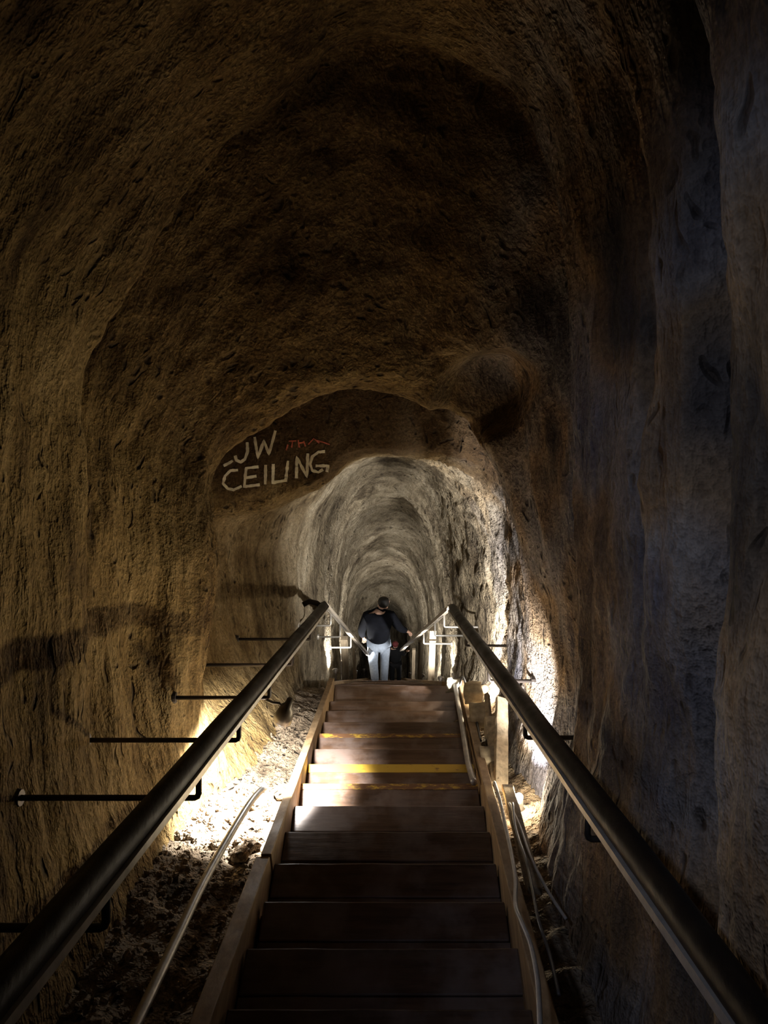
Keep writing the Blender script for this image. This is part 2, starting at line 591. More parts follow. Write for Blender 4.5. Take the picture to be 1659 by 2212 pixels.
def shell(name, j0, j1, mats):
    me = bpy.data.meshes.new(name)
    w = j1 - j0 + 1
    vs = [tuple(W(*P[i][j])) for i in range(NS) for j in range(j0, j1 + 1)]
    fs, mi = [], []
    for i in range(NS - 1):
        for j in range(j1 - j0):
            a = i * w + j
            fs.append((a, a + 1, a + w + 1, a + w))
            mi.append(0)
    me.from_pydata(vs, [], fs)
    for mm in mats: me.materials.append(mm)
    for p, k in zip(me.polygons, mi):
        p.use_smooth = True
    me.update()
    o = link(bpy.data.objects.new(name, me))
    o['kind'] = 'structure'
    return o


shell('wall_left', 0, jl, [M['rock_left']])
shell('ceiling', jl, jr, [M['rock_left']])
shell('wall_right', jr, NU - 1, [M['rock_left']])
BV = BVHTree.FromPolygons([tuple(W(*P[i][j])) for i in range(NS) for j in range(NU)],
                          [(i * NU + j, i * NU + j + 1, (i + 1) * NU + j + 1, (i + 1) * NU + j)
                           for i in range(NS - 1) for j in range(NU - 1)])
# floor between the two wall bases
fv, ff = [], []
NF = 46
for i in range(NS):
    a, b = P[i][0], P[i][NU - 1]
    a = Vector((a.x - .12, a.y + .03, a.z))
    b = Vector((b.x + .12, b.y + .03, b.z))
    for k in range(NF + 1):
        t = k / NF
        p = a.lerp(b, t)
        side = min(t, 1 - t)
        amp = .035 if side < .33 else .015
        lift = .05 * max(0, 1 - side / .22) - .06 * min(1, side / .3)
        p.y += lift + amp * fr((p.x, p.z, 3.3), 7, 4) + .5 * amp * fr((p.x, p.z, 9.3), 26, 3)
        fv.append(tuple(W(*p)))
w = NF + 1
for i in range(NS - 1):
    for k in range(NF):
        q = i * w + k
        ff.append((q, q + w, q + w + 1, q + 1))
me = bpy.data.meshes.new('floor')
me.from_pydata(fv, [], ff)
me.materials.append(M['dirt'])
for p in me.polygons: p.use_smooth = True
o = link(bpy.data.objects.new('floor', me))
o['kind'] = 'structure'
FB = BVHTree.FromPolygons(fv, ff)
# end of the tunnel
mb = MB()
c = W(0, -2.6 * K, 19.7 * K)
cx = []
for j in range(0, NU, 3):
    cx.append(W(*P[NS - 1][j]))
b0 = len(mb.v)
mb.v += cx + [W(.0, -2.9 * K, 20.6 * K)]
for k in range(len(cx)):
    mb.f.append((k, (k + 1) % len(cx), len(cx)))
o = mb.build('wall_end', M['rock_deep'], smooth=True)
o['kind'] = 'structure'


def ray(px, py, bv=None):
    org = Vector((0, 0, CZ))
    d = (U(px, py, 10) - org).normalized()
    h = (bv or BV).ray_cast(org, d, 40)
    return h[0], h[1]


def ground(p, up=.6):
    h = FB.ray_cast(Vector(p) + Vector((0, 0, up)), Vector((0, 0, -1)), 4)
    return h[0]


# -------------------------------------------------------------------- stairs
YAW = math.atan2(850 - 829.5, F)
SLP = TH + math.atan2(1120 - 1106, F)
HV = 1.6
HP = HV * math.cos(SLP)


def SW(xs, y, z):
    """stair frame -> world: xs sideways, y horizontal run, z relative to the eye"""
    return Vector((xs + math.tan(YAW) * (y * CT - z * ST), y, CZ + z))


def run_at(r):
    D = HP * F * r * 1e-3
    # point on nosing line with lens distance D:  D = y*CT + (HV + y*tan)*ST
    return (D - HV * ST) / (CT + math.tan(SLP) * ST), D


NOSE = []
k = -6
ys = {}
for k in range(-6, 13):
    ys[k] = run_at(.937 + .1325 * k)
ys[13] = run_at(2.755)
near_stairs = empty('staircase', SW(0, ys[6][0], -HV - math.tan(SLP) * ys[6][0]),
                    'brown wooden stair flight with yellow edged treads between the two dark handrails', 'staircase')
XL = lambda D: -.462 - .003 * D
XR = lambda D: .315 + .032 * D
TT = .042
for k in range(-5, 14):
    y1, D1 = ys[k]
    y0, D0 = ys[k - 1]
    z = -HV - math.tan(SLP) * y1
    z = z + random.uniform(-.004, .004)
    xl, xr = XL(D1) + random.uniform(-.006, .006), XR(D1) + random.uniform(-.008, .006)
    seam = y0 + (y1 - y0) * .48
    def bd(ya, yb, zt, zb):
        m = MB()
        n = 9
        b = len(m.v)
        for i in range(n + 1):
            x = xl + (xr - xl) * i / n
            wv = .004 * noise.noise(Vector((x * 5, k * 3.1, ya)))
            wz = .003 * noise.noise(Vector((x * 6, k * 1.7, yb + 4)))
            for (yy, zz) in ((ya, zb), (yb + wv, zb), (yb + wv, zt + wz), (ya, zt + wz)):
                m.v.append(SW(x, yy, zz))
        for i in range(n):
            o = b + i * 4
            for q in range(4):
                m.f.append((o + q, o + 4 + q, o + 4 + (q + 1) % 4, o + (q + 1) % 4))
        m.f.append((b, b + 1, b + 2, b + 3))
        o = b + n * 4
        m.f.append((o + 3, o + 2, o + 1, o))
        return m
    tr = bd(seam + .002, y1 + .012, z, z - TT).build('tread', M['tread'], near_stairs, bevel=.006)
    bd(y0 - .02, seam - .002, z - .003, z - TT).build('back_board', M['tread'], tr)
    if k in (7, 9, 6):
        wdt = .055 if k == 7 else (.03 if k == 9 else .035)
        st = MB()
        st.box((0, 0, 0), (1, 1, 1))
        lo = (xl + .002, y1 + .0125 - wdt, z - .012)
        hi = (xr - .002, y1 + .0135, z + .0032)
        st.v = [SW(lo[0] + (hi[0] - lo[0]) * v.x, lo[1] + (hi[1] - lo[1]) * v.y, lo[2] + (hi[2] - lo[2]) * v.z) for v in st.v]
        s_ = st.build('nosing_strip', M['yellow'] if k == 7 else M['yellow_worn'], tr)
        s_['label'] = 'yellow painted tread edge' if k == 7 else 'worn yellow tread edge'
    # riser board set back under the tread above
    rz = -HV - math.tan(SLP) * y0
    m = MB()
    m.box((0, 0, 0), (1, 1, 1))
    lo, hi = (xl, y0 - .045, z - .01), (xr, y0 - .02, rz - TT)
    m.v = [SW(lo[0] + (hi[0] - lo[0]) * v.x, lo[1] + (hi[1] - lo[1]) * v.y, lo[2] + (hi[2] - lo[2]) * v.z) for v in m.v]
    m.build('riser', M['tread'], near_stairs)


def stringer(xf, outer, y0, y1, lift, depth, thick):
    """board lying along the slope, top edge lift above the nosing line"""
    m = MB()
    n = 26
    for i in range(n + 1):
        y = y0 + (y1 - y0) * i / n
        zn = -HV - math.tan(SLP) * y
        D = y * CT - zn * ST
        x = xf(D)
        wob = .006 * noise.noise(Vector((y * 3, outer * 5, 1)))
        for dx, dz in ((0, lift + wob), (outer * thick, lift + wob * .5), (outer * thick, lift - depth), (0, lift - depth)):
            m.v.append(SW(x + dx, y, zn + dz))
    for i in range(n):
        o = i * 4
        for q in range(4):
            m.f.append((o + q, o + 4 + q, o + 4 + (q + 1) % 4, o + (q + 1) % 4))
    m.f.append((0, 1, 2, 3))
    o = n * 4
    m.f.append((o + 3, o + 2, o + 1, o))
    return m


yL = ys[13][0]
yk = lambda k: ys[k][0]
stringer(lambda D: XL(D) - .004, -1, yk(3) - .02, yL + .02, .085, .30, .042).build('stringer', M['stringer'], near_stairs, bevel=.004)
stringer(lambda D: XL(D) - .010, -1, yk(-5), yk(3) - .025, .075, .30, .055).build('stringer', M['stringer'], near_stairs, bevel=.004)
stringer(lambda D: XR(D) + .004, 1, yk(-5), yL - .05, .085, .30, .045).build('stringer', M['stringer'], near_stairs, bevel=.004)

# lower flight, steeper, beyond the edge of the upper one
zL = -HV - math.tan(SLP) * yL
DL = yL * CT - zL * ST
FS = math.radians(42.0)
RUN = .235
RISE = RUN * math.tan(FS)
far_stairs = empty('staircase', W(0, 0, DL), 'steeper lower stair flight where the two people walk down', 'staircase')


def far_half(D):
    t = min(1, (D - DL) / (12.2 - DL))
    return (-.45 + .12 * t, .50 - .14 * t)


FT = []
for j in range(1, 46):
    y = yL + RUN * j
    z = zL - RISE * j
    D = y * CT - z * ST
    if D > 19: break
    a, b = far_half(D)
    FT.append((y, z, D, a, b))
    m = MB().box((a, y - RUN - .01, CZ + z - .04), (b, y + .012, CZ + z))
    m.build('tread', M['tread'], far_stairs)
for sgn in (0, 1):
    m = MB()
    for (y, z, D, a, b) in FT[::2]:
        x = (a - .003) if sgn == 0 else (b + .003)
        ox = -.045 if sgn == 0 else .045
        for dx, dz in ((0, .05), (ox, .05), (ox, -.25), (0, -.25)):
            m.v.append(Vector((x + dx, y, CZ + z + dz)))
    n = len(m.v) // 4 - 1
    for i in range(n):
        o = i * 4
        for q in range(4):
            m.f.append((o + q, o + 4 + q, o + 4 + (q + 1) % 4, o + (q + 1) % 4))
    m.f.append((0, 1, 2, 3))
    o = n * 4
    m.f.append((o + 3, o + 2, o + 1, o))
    m.build('stringer', M['stringer'], far_stairs)

# ----------------------------------------------------------------- handrails
CAMUP = Vector((0, ST, CT))
CAMF = Vector((0, CT, -ST))


def jitter_line(p0, p1, n, amp, seed):
    out = []
    for i in range(n + 1):
        t = i / n
        p = p0.lerp(p1, t)
        p += Vector((noise.noise(Vector((t * 9, seed, 0))), 0, noise.noise(Vector((t * 9, seed, 5))))) * amp
        out.append(p)
    return out


def wall_hit(p, dx):
    h = BV.ray_cast(Vector(p), Vector((dx, 0, 0)), 3)
    return h[0] if h[0] else Vector(p) + Vector((dx * .4, 0, 0))


def handrail(p0, p1, radius, mat, barmat, label, group, brackets, dx, drop, bmat, brad=.008):
    root = empty('handrail', p0, label, 'handrail', group)
    MB().tube(jitter_line(p0, p1, 40, .006, dx * 3 + p0.y), radius, 14).build('rail', mat, root, smooth=True)
    m = MB()
    up = CAMUP
    sd = Vector((-dx, 0, 0)) * radius * .95 - up * (radius * .72)
    q0, q1 = p0 + sd, p1 + sd
    m.beam(q0, q1, .015, .02, up, 24, .12)
    m.build('rail_bar', barmat, root)
    for D, ddrop in brackets:
        t = ((D - lensD(p0)) / (lensD(p1) - lensD(p0)))
        p = p0.lerp(p1, t)
        a = p - up * (radius * .6)
        c = p - up * (radius + ddrop)
        h = wall_hit(c, dx)
        m = MB()
        e = c + Vector((dx * .012, 0, 0))
        m.tube([a, c + up * .014, c + up * .004 + Vector((dx * .004, 0, 0)), e, h + Vector((dx * .02, 0, 0))], brad, 8)
        br = m.build('bracket', bmat, root, smooth=True)
        MB().lathe(h - Vector((dx * .008, 0, 0)), Vector((dx, 0, 0)), [(0, .0), (0, .026), (.012, .03), (.03, .03)], 12).build('wall_plate', bmat, br)
    return root


def lensD(p):
    return (p.y) * CT - (p.z - CZ) * ST


def line_at(A, B, D):
    t = (D - lensD(A)) / (lensD(B) - lensD(A))
    return A.lerp(B, t)


LA, LB = U(205, 1893, 1.60), U(699, 1309, DL)
L0 = line_at(LA, LB, .15)
RA, RB = U(1400, 1880, 1.70), U(978, 1313, DL)
R0 = line_at(RA, RB, .15)
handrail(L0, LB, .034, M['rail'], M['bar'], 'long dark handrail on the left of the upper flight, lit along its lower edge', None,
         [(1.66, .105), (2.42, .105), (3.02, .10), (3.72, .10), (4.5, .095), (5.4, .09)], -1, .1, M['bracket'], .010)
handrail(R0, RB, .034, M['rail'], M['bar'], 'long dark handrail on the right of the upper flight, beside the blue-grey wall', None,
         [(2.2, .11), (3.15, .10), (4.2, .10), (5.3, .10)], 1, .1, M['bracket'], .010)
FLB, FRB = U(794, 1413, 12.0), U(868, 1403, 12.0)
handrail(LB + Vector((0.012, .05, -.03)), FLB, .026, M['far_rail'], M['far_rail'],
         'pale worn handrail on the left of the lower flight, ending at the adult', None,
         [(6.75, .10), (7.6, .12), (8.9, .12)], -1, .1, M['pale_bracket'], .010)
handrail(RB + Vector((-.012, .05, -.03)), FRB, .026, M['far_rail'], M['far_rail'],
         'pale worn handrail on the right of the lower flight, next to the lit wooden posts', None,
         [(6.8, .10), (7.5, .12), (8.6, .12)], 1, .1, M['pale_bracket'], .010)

# loop of dark hose lying on the end of the left rail
hz = [U(655, 1306, DL - .1), U(668, 1299, DL - .1), U(684, 1303, DL - .1), U(692, 1308, DL - .05), U(700, 1304, DL), U(706, 1312, DL + .02)]
tag(MB().tube(hz, .022, 10).build('rail_end_bend', M['rail'], smooth=True),
    'short dark bent pipe at the lower end of the left handrail', 'pipe')


# --------------------------------------------------------------------- posts
def post(px, D, top_py, wd, dp, label, mat='post', X=None):
    top = U(px, top_py, D)
    g = ground(Vector((top.x, top.y, top.z)), .0) or (top - Vector((0, 0, .8)))
    m = MB().beam(g - Vector((0, 0, .06)), top, wd, dp, Vector((0, 1, 0)), 8, .08)
    return tag(m.build('wooden_post', M[mat], bevel=.006), label, 'post')


post(935, 8.6, 1358, .075, .075, 'dark upright wooden post under the right lower handrail, left edge of the brightest lit strip')
post(909, 10.2, 1384, .06, .06, 'thin upright wooden post under the right lower handrail, second past the dark post')
post(744, 9.4, 1378, .085, .08, 'weathered upright wooden post under the left lower handrail')
post(894, 12.0, 1402, .05, .05, 'thin far post beside the child, under the right lower handrail')
post(765, 11.5, 1402, .05, .05, 'thin far post beside the star bright lamp on the left')


# --------------------------------------------------------------------- lamps
def point(name, loc, watts, col, rad=.03):
    l = bpy.data.lights.new(name, 'POINT')
    l.energy = watts
    l.color = col
    l.shadow_soft_size = rad
    o = link(bpy.data.objects.new(name, l))
    o.location = loc
    return o


def spot(name, loc, target, watts, col, ang, blend=.6, rad=.03):
    l = bpy.data.lights.new(name, 'SPOT')
    l.energy = watts
    l.color = col
    l.spot_size = math.radians(ang)
    l.spot_blend = blend
    l.shadow_soft_size = rad
    o = link(bpy.data.objects.new(name, l))
    o.location = loc
    o.rotation_euler = (Vector(target) - Vector(loc)).to_track_quat('-Z', 'Y').to_euler()
    return o


WHITE = (1, .97, .92)
WARM = (1, .70, .34)


def flood(loc, aim, size, label, group=None):
    """small floodlight: bell housing, lens and stake"""
    loc, aim = Vector(loc), Vector(aim).normalized()
    g = ground(loc, .1)
    base = g if (g and (loc - g).length < .5) else loc - Vector((0, 0, .1))
    root = empty('floodlight', base, label, 'lamp', group)
    s = size
    MB().lathe(loc - aim * s * 1.5, aim, [(0, .0), (0, .35 * s), (.5 * s, .45 * s), (1.0 * s, .95 * s), (1.5 * s, 1.0 * s), (1.5 * s, .9 * s), (1.35 * s, .86 * s)], 18).build('housing', M['lamp_body'], root, smooth=True)
    MB().lathe(loc - aim * .12 * s, aim, [(0, .86 * s), (.04 * s, .6 * s), (.07 * s, .0)], 18).build('lens', M['lens'], root, smooth=True)
    MB().tube([loc - aim * s * .9, loc - aim * s * .9 - Vector((0, 0, .5 * s)), base - Vector((0, 0, .02))], .22 * s, 8).build('stake', M['lamp_body'], root)
    return root


# hanging clamp lamp on the left, cable from the rail bracket
lampL = U(616, 1540, 3.70)
aimL = (U(578, 1640, 3.85) - lampL).normalized()
root = empty('clamp_lamp', lampL, 'dark hanging lamp head glaring onto the left wall beside the stairs', 'lamp')
MB().lathe(lampL - aimL * .035, aimL, [(-.055, 0), (-.055, .016), (-.01, .020), (.0, .034), (.05, .044), (.085, .046), (.085, .041), (.06, .038)], 18).build('housing', M['lamp_body'], root, smooth=True)
MB().lathe(lampL + aimL * .03, aimL, [(0, .037), (.008, .02), (.010, 0)], 16).build('lens', M['lens'], root, smooth=True)
MB().tube([U(575, 1512, 3.72), U(590, 1518, 3.71), U(603, 1519, 3.70), U(609, 1524, 3.70), lampL - aimL * .085], .007, 8).build('cord', M['cable'], root, smooth=True)
spot('clamp_lamp_light', lampL + aimL * .075, lampL + aimL, 640, WHITE, 118, .45, .03)
point('clamp_lamp_spill', lampL + aimL * .12, 7, WHITE, .03)


def floor_lamp(px, py, D, aim_px, watts, label, size=.04, ang=130, wide=None):
    p = U(px, py, D)
    g = ground(p, .5)
    if g and p.z < g.z + .06: p = g + Vector((0, 0, .07))
    tgt = U(*aim_px)
    a = (tgt - p).normalized()
    flood(p, a, size, label)
    spot('floodlight_beam', p + a * .02, p + a, watts, WHITE, ang, .6, .025)
    if wide:
        point('floodlight_spill', p + a * .06, wide, WHITE, .03)


floor_lamp(1044, 1486, 5.5, (1040, 1425, 5.75), 420, 'floodlight low behind the right handrail, lighting a white patch of wall', .04, 130)
point('floodlight_spill', U(1052, 1490, 5.45), 60, (1, .85, .60), .06)
floor_lamp(952, 1464, 8.3, (960, 1400, 8.55), 190, 'floodlight beyond the dark post on the right of the lower flight', .035, 130, 1.6)
floor_lamp(912, 1458, 10.8, (922, 1400, 11.2), 190, 'floodlight between the thin posts on the right of the lower flight', .035, 130, 1.6)
floor_lamp(886, 1455, 13.2, (898, 1400, 13.6), 190, 'floodlight beside the child on the right of the lower flight', .035, 130, 1.6)
floor_lamp(724, 1446, 8.5, (716, 1380, 8.7), 190, 'floodlight behind the left lower handrail by the weathered post', .035, 130, 1.6)
floor_lamp(768, 1450, 11.8, (755, 1400, 12.0), 190, 'star bright floodlight left of the adult on the lower flight', .035, 140, 2.2)
floor_lamp(786, 1445, 15.6, (776, 1385, 15.9), 14, 'floodlight past the adult, deep in the tunnel', .035, 140)

# bare bulb in a low holder at the foot of the right wall
pb = U(1121, 1724, 3.78)
gb = ground(pb, .5) or pb
if pb.z < gb.z + .07: pb = gb + Vector((0, 0, .08))
root = empty('floor_lamp', gb, 'glaring bare lamp at the foot of the right wall, beside the upright plank', 'lamp')
MB().lathe(gb - Vector((0, 0, .02)), (0, 0, 1), [(0, 0), (0, .05), (.02, .05), (.03, .026), (pb.z - gb.z, .024), (pb.z - gb.z, 0)], 16).build('holder', M['lamp_body'], root, smooth=True)
MB().lathe(pb - Vector((0, 0, .03)), (0, 0, 1), [(.0, .012), (.015, .015), (.03, .02), (.045, .019), (.055, .012), (.058, 0)], 18).build('bulb', M['lens'], root, smooth=True)
point('floor_lamp_light', pb + Vector((0, 0, .015)), 24, (1, .87, .64), .05)
spot('floor_lamp_side_glow', pb + Vector((-.005, 0, .03)), W(-1.15 * K, -.66 * K, 2.9), 300, (1, .84, .55), 72, 1.0, .06)
spot('floor_lamp_beam', pb + Vector((0, 0, .05)), U(1142, 1530, 4.1), 620, WHITE, 62, .7, .03)

spot('added_cool_spot', W(-.92, .75, .5), W(.72, -.25, 1.85), 72, (.66, .75, 1.0), 68, 1.0, .12)  # added unseen spot that cools the right wall, no fixture modelled

wd = bpy.data.worlds.new('dark')
scene.world = wd
wd.use_nodes = True
wd.node_tree.nodes['Background'].inputs[0].default_value = (0, 0, 0, 1)
wd.node_tree.nodes['Background'].inputs[1].default_value = 0

# ------------------------------------------------------------ painted warning
def stroke(m, pix, wpx):
    """brush stroke laid on the rock"""
    pts = []
    for (ax, ay), (bx, by) in zip(pix[:-1], pix[1:]):
        n = max(2, int(math.hypot(bx - ax, by - ay) / 3))
        for i in range(n):
            pts.append((ax + (bx - ax) * i / n, ay + (by - ay) * i / n))
    pts.append(pix[-1])
    base = None
    prev = None
    L = len(pts)
    for i, (x, y) in enumerate(pts):
        x0, y0 = pts[max(i - 1, 0)]
        x1, y1 = pts[min(i + 1, L - 1)]
        l = math.hypot(x1 - x0, y1 - y0) or 1
        nx, ny = -(y1 - y0) / l, (x1 - x0) / l
        w = wpx * (.8 + .35 * noise.noise(Vector((x * .13, y * .13, 2))))
        row = []
        for sgn in (-1, 1):
            h, nn = ray(x + nx * w * sgn * .5, y + ny * w * sgn * .5)
            if h is None: row = None; break
            if nn.dot(Vector((0, 0, CZ)) - h) < 0: nn = -nn
            row.append(h + nn * .004)
        if row is None: prev = None; continue
        if prev is not None and (row[0] - prev[0]).length < .12:
            b = len(m.v)
            m.v += [prev[0], prev[1], row[1], row[0]]
            m.f.append((b, b + 1, b + 2, b + 3))
        prev = row


def arc(cx, cy, rx, ry, a0, a1, n=10, rot=0):
    out = []
    for i in range(n + 1):
        a = math.radians(a0 + (a1 - a0) * i / n)
        x, y = rx * math.cos(a), ry * math.sin(a)
        c_, s_ = math.cos(rot), math.sin(rot)
        out.append((cx + x * c_ - y * s_, cy + x * s_ + y * c_))
    return out


mb = MB()
wl = 7.5
letters = [
    [(483, 1006), (495, 1000), (503, 995)],                                     # foot of the L
    [(534, 955), (535, 975), (529, 992), (520, 998), (511, 994), (508, 984)],      # O, half hidden
    [(550, 944), (557, 989), (570, 952), (581, 981), (595, 930)],                # W
    [(514, 1015), (498, 1016), (486, 1028), (482, 1044), (492, 1055), (505, 1058), (522, 1050)],   # C
    [(558, 1008), (532, 1011), (528, 1051), (561, 1047)], [(530, 1032), (554, 1028)],           # E
    [(574, 1004), (573, 1046)],                                                  # I
    [(590, 1002), (589, 1042), (620, 1037)],                                     # L
    [(622, 995), (617, 1037)],                                                   # I
    [(640, 1033), (641, 987), (663, 1030), (665, 979)],                          # N
    [(702, 975), (688, 976), (675, 986), (670, 1002), (675, 1016), (688, 1020), (698, 1014)],
    [(682, 1006), (709, 1006), (706, 1019)],                                     # G
]
names = [[0], [1], [2], [3], [4, 5], [6], [7], [8], [9], [10, 11]]
h0, n0 = ray(600, 1005)
sign = empty('painted_warning', h0, 'pale hand painted letters LOW CEILING on the rock under the arch', 'sign')
for idx in names:
    mb = MB()
    for q in idx: stroke(mb, letters[q], wl)
    o = mb.build('letter', M['chalk'], sign)
    mod = o.modifiers.new('thickness', 'SOLIDIFY')
    mod.thickness = .002
mb = MB()
for l in ([(624, 953), (640, 952)], [(632, 952), (630, 966)], [(644, 950), (646, 966)], [(646, 957), (658, 955)], [(656, 952), (660, 964)],
          [(666, 960), (678, 947), (690, 957)], [(684, 951), (712, 960)], [(622, 960), (618, 972)]):
    stroke(mb, l, 3.6)
o = mb.build('red_scribble', M['red_paint'])
tag(o, 'small faded red scribble above the painted word CEILING', 'graffiti')
mod = o.modifiers.new('thickness', 'SOLIDIFY')
mod.thickness = .002

# ------------------------------------------------------------ pipes and cables
def on_ground(px, py, lift=.02):
    h, n = ray(px, py, FB)
    return (h + Vector((0, 0, lift))) if h else None


def smooth_pts(p, n=6):
    out = []
    for i in range(len(p) - 1):
        a, b, c, d = p[max(i - 1, 0)], p[i], p[i + 1], p[min(i + 2, len(p) - 1)]
        for k in range(n): out.append(Vector(cr(a, b, c, d, k / n)))
    out.append(Vector(p[-1]))
    return out


def cable(name, pix, r, mat, label, cat, seg=8):
    pts = []
    for px, py, D in pix: pts.append(U(px, py, D))
    return tag(MB().tube(smooth_pts(pts), r, seg).build(name, mat, smooth=True), label, cat)


cable('conduit_pipe', [(572, 1700, 3.62), (545, 1728, 3.42), (505, 1790, 3.08), (440, 1905, 2.62), (385, 2020, 2.27), (335, 2125, 2.02), (270, 2260, 1.78)],
      .015, M['conduit'], 'grey conduit pipe lying on the rubble left of the stairs', 'pipe', 12)
cable('conduit_pipe', [(983, 1478, 6.05), (988, 1510, 5.65), (997, 1560, 5.0), (1005, 1610, 4.52), (1012, 1650, 4.2), (1024, 1690, 3.9)],
      .017, M['conduit'], 'grey conduit pipe running along the top of the right stair board', 'pipe', 12)
cable('electric_cable', [(1068, 1690, 3.73), (1080, 1730, 3.45), (1093, 1790, 3.15), (1106, 1850, 2.87), (1114, 1900, 2.67), (1114, 1955, 2.47), (1126, 1990, 2.35),
                         (1146, 2040, 2.23), (1160, 2110, 2.07), (1165, 2180, 1.93), (1168, 2280, 1.77)],
      .0075, M['pale_cable'], 'pale electric cable hanging nearest the right stair board down to the bottom edge', 'cable')
cable('electric_cable', [(1107, 1735, 3.50), (1114, 1790, 3.25), (1134, 1850, 2.95), (1142, 1880, 2.85), (1152, 1930, 2.67), (1164, 1990, 2.50), (1187, 2060, 2.35), (1207, 2150, 2.15)],
      .006, M['cable'], 'dark electric cable in the middle of the tangle right of the stairs', 'cable')
cable('electric_cable', [(1100, 1735, 3.57), (1123, 1785, 3.35), (1146, 1850, 3.05), (1173, 1905, 2.87), (1196, 1945, 2.75), (1223, 1985, 2.65)],
      .006, M['pale_cable'], 'pale electric cable slanting away to the right wall base', 'cable')
cable('electric_cable', [(993, 1478, 5.95), (1000, 1462, 6.05), (1013, 1500, 5.55), (1030, 1560, 4.95), (1038, 1600, 4.60)],
      .008, M['cable'], 'dark electric cable behind the conduit at the top right of the stairs', 'cable')

# timber and rubble right of the stairs
def plank(a, b, wd, th, label, up=None, mat='post', name='plank', cat='plank'):
    m = MB().beam(a, b, wd, th, up or Vector((0, 0, 1)), 8, .07)
    return tag(m.build(name, M[mat], bevel=.004), label, cat)


plank(U(1082, 1712, 4.02), U(1084, 1508, 4.4), .07, .03, 'rough upright plank left of the white lit strip on the right wall', Vector((0, 1, 0)))
plank(U(1072, 1690, 4.05), U(1062, 1560, 4.5), .05, .03, 'narrow leaning plank between the conduit and the rough upright plank', Vector((0, 1, 0)))
plank(U(1062, 1630, 4.4), U(1052, 1500, 4.9), .03, .03, 'thin upright batten behind the leaning plank', Vector((0, 1, 0)))
plank(U(1096, 1700, 3.8), U(1156, 1925, 2.85), .055, .03, 'loose board lying in the gully outside the right stair board')
def rough_block(name, c, sx, sy, sz, label, cat, mat, amp=.15, sub=3):
    bm = bmesh.new()
    if name == 'stone':
        bmesh.ops.create_icosphere(bm, subdivisions=3, radius=.55)
    else:
        bmesh.ops.create_cube(bm, size=1)
        bmesh.ops.subdivide_edges(bm, edges=bm.edges, cuts=sub, use_grid_fill=True)
    for v in bm.verts:
        n = noise.noise_vector(v.co * 2.1 + Vector((c.x * 9, c.y * 5, sx * 30)))
        v.co += n * amp
        v.co.x *= sx; v.co.y *= sy; v.co.z *= sz
    me = bpy.data.meshes.new(name)
    bm.to_mesh(me)
    bm.free()
    me.materials.append(M[mat])
    for p in me.polygons: p.use_smooth = True
    o = link(bpy.data.objects.new(name, me))
    o.location = c
    return tag(o, label, cat)


def rest(px, py, D, h):
    p = U(px, py, D)
    g = ground(p, .6)
    if g: p = Vector((p.x, p.y, g.z + h * .42))
    return p


for (px, py, D, sx, sy, sz, lab) in (
        (1062, 1640, 4.25, .12, .11, .10, 'square dusty block wedged beside the right stair board'),
        (1022, 1496, 5.35, .12, .11, .10, 'brown block stacked behind the conduit near the top right of the stairs'),
        (1036, 1545, 5.0, .12, .13, .10, 'dark block in the gully, middle of the three by the conduit'),
        (1066, 1575, 4.6, .10, .10, .12, 'small pale block beside the thin upright batten')):
    rough_block('stone_block', U(px, py, D), sx, sy, sz, lab, 'block', 'block', .10)
rough_block('pale_stone', U(980, 1481, 6.05), .10, .10, .07, 'pale crumpled looking stone at the top right corner of the stairs', 'stone', 'stone', .35)
i = 0
labs = ['flat stone on the rubble close to the left lamp', 'rounded stone against the left stair board', 'dark stone beside the grey conduit pipe on the left',
        'angular stone below the left lamp, near the wall', 'small stone at the foot of the left wall', 'grey stone between conduit pipe and left stair board']
for (px, py, s) in ((610, 1720, .07), (600, 1770, .06), (520, 1850, .08), (560, 1745, .07), (470, 1830, .06), (545, 1830, .07)):
    h = on_ground(px, py, s * .25)
    if h: rough_block('stone', h, s * 1.1, s * .8, s * .6, labs[i], 'stone', 'dirt', .22)
    i += 1


# loose rubble on the bank left of the stairs: nobody could count it
bm = bmesh.new()
for q in range(1700):
    D = random.uniform(1.9, 5.6)
    X = random.uniform(-1.05, -.55) * K
    g = ground(W(X, -1.30 * K, D), .5)
    if not g or X > XL(D) - .08: continue
    r = random.uniform(.006, .022) * (1.2 - .08 * D)
    mt = Matrix.Translation(g + Vector((0, 0, r * .25))) @ Matrix.Rotation(random.uniform(0, 6.28), 4, Vector((random.random() + .1, random.random(), random.random()))) @ Matrix.Diagonal((1, random.uniform(.5, .9), random.uniform(.4, .8), 1))
    nb = len(bm.verts)
    bmesh.ops.create_icosphere(bm, subdivisions=1, radius=r, matrix=mt)
    bm.verts.ensure_lookup_table()
    for v in bm.verts[nb:]:
        v.co += noise.noise_vector(v.co * 40) * r * .5
me = bpy.data.meshes.new('rubble')
bm.to_mesh(me)
bm.free()
me.materials.append(M['dirt'])
o = link(bpy.data.objects.new('rubble', me))
tag(o, 'loose broken rubble on the bank left of the stairs', 'rubble', kind='stuff')


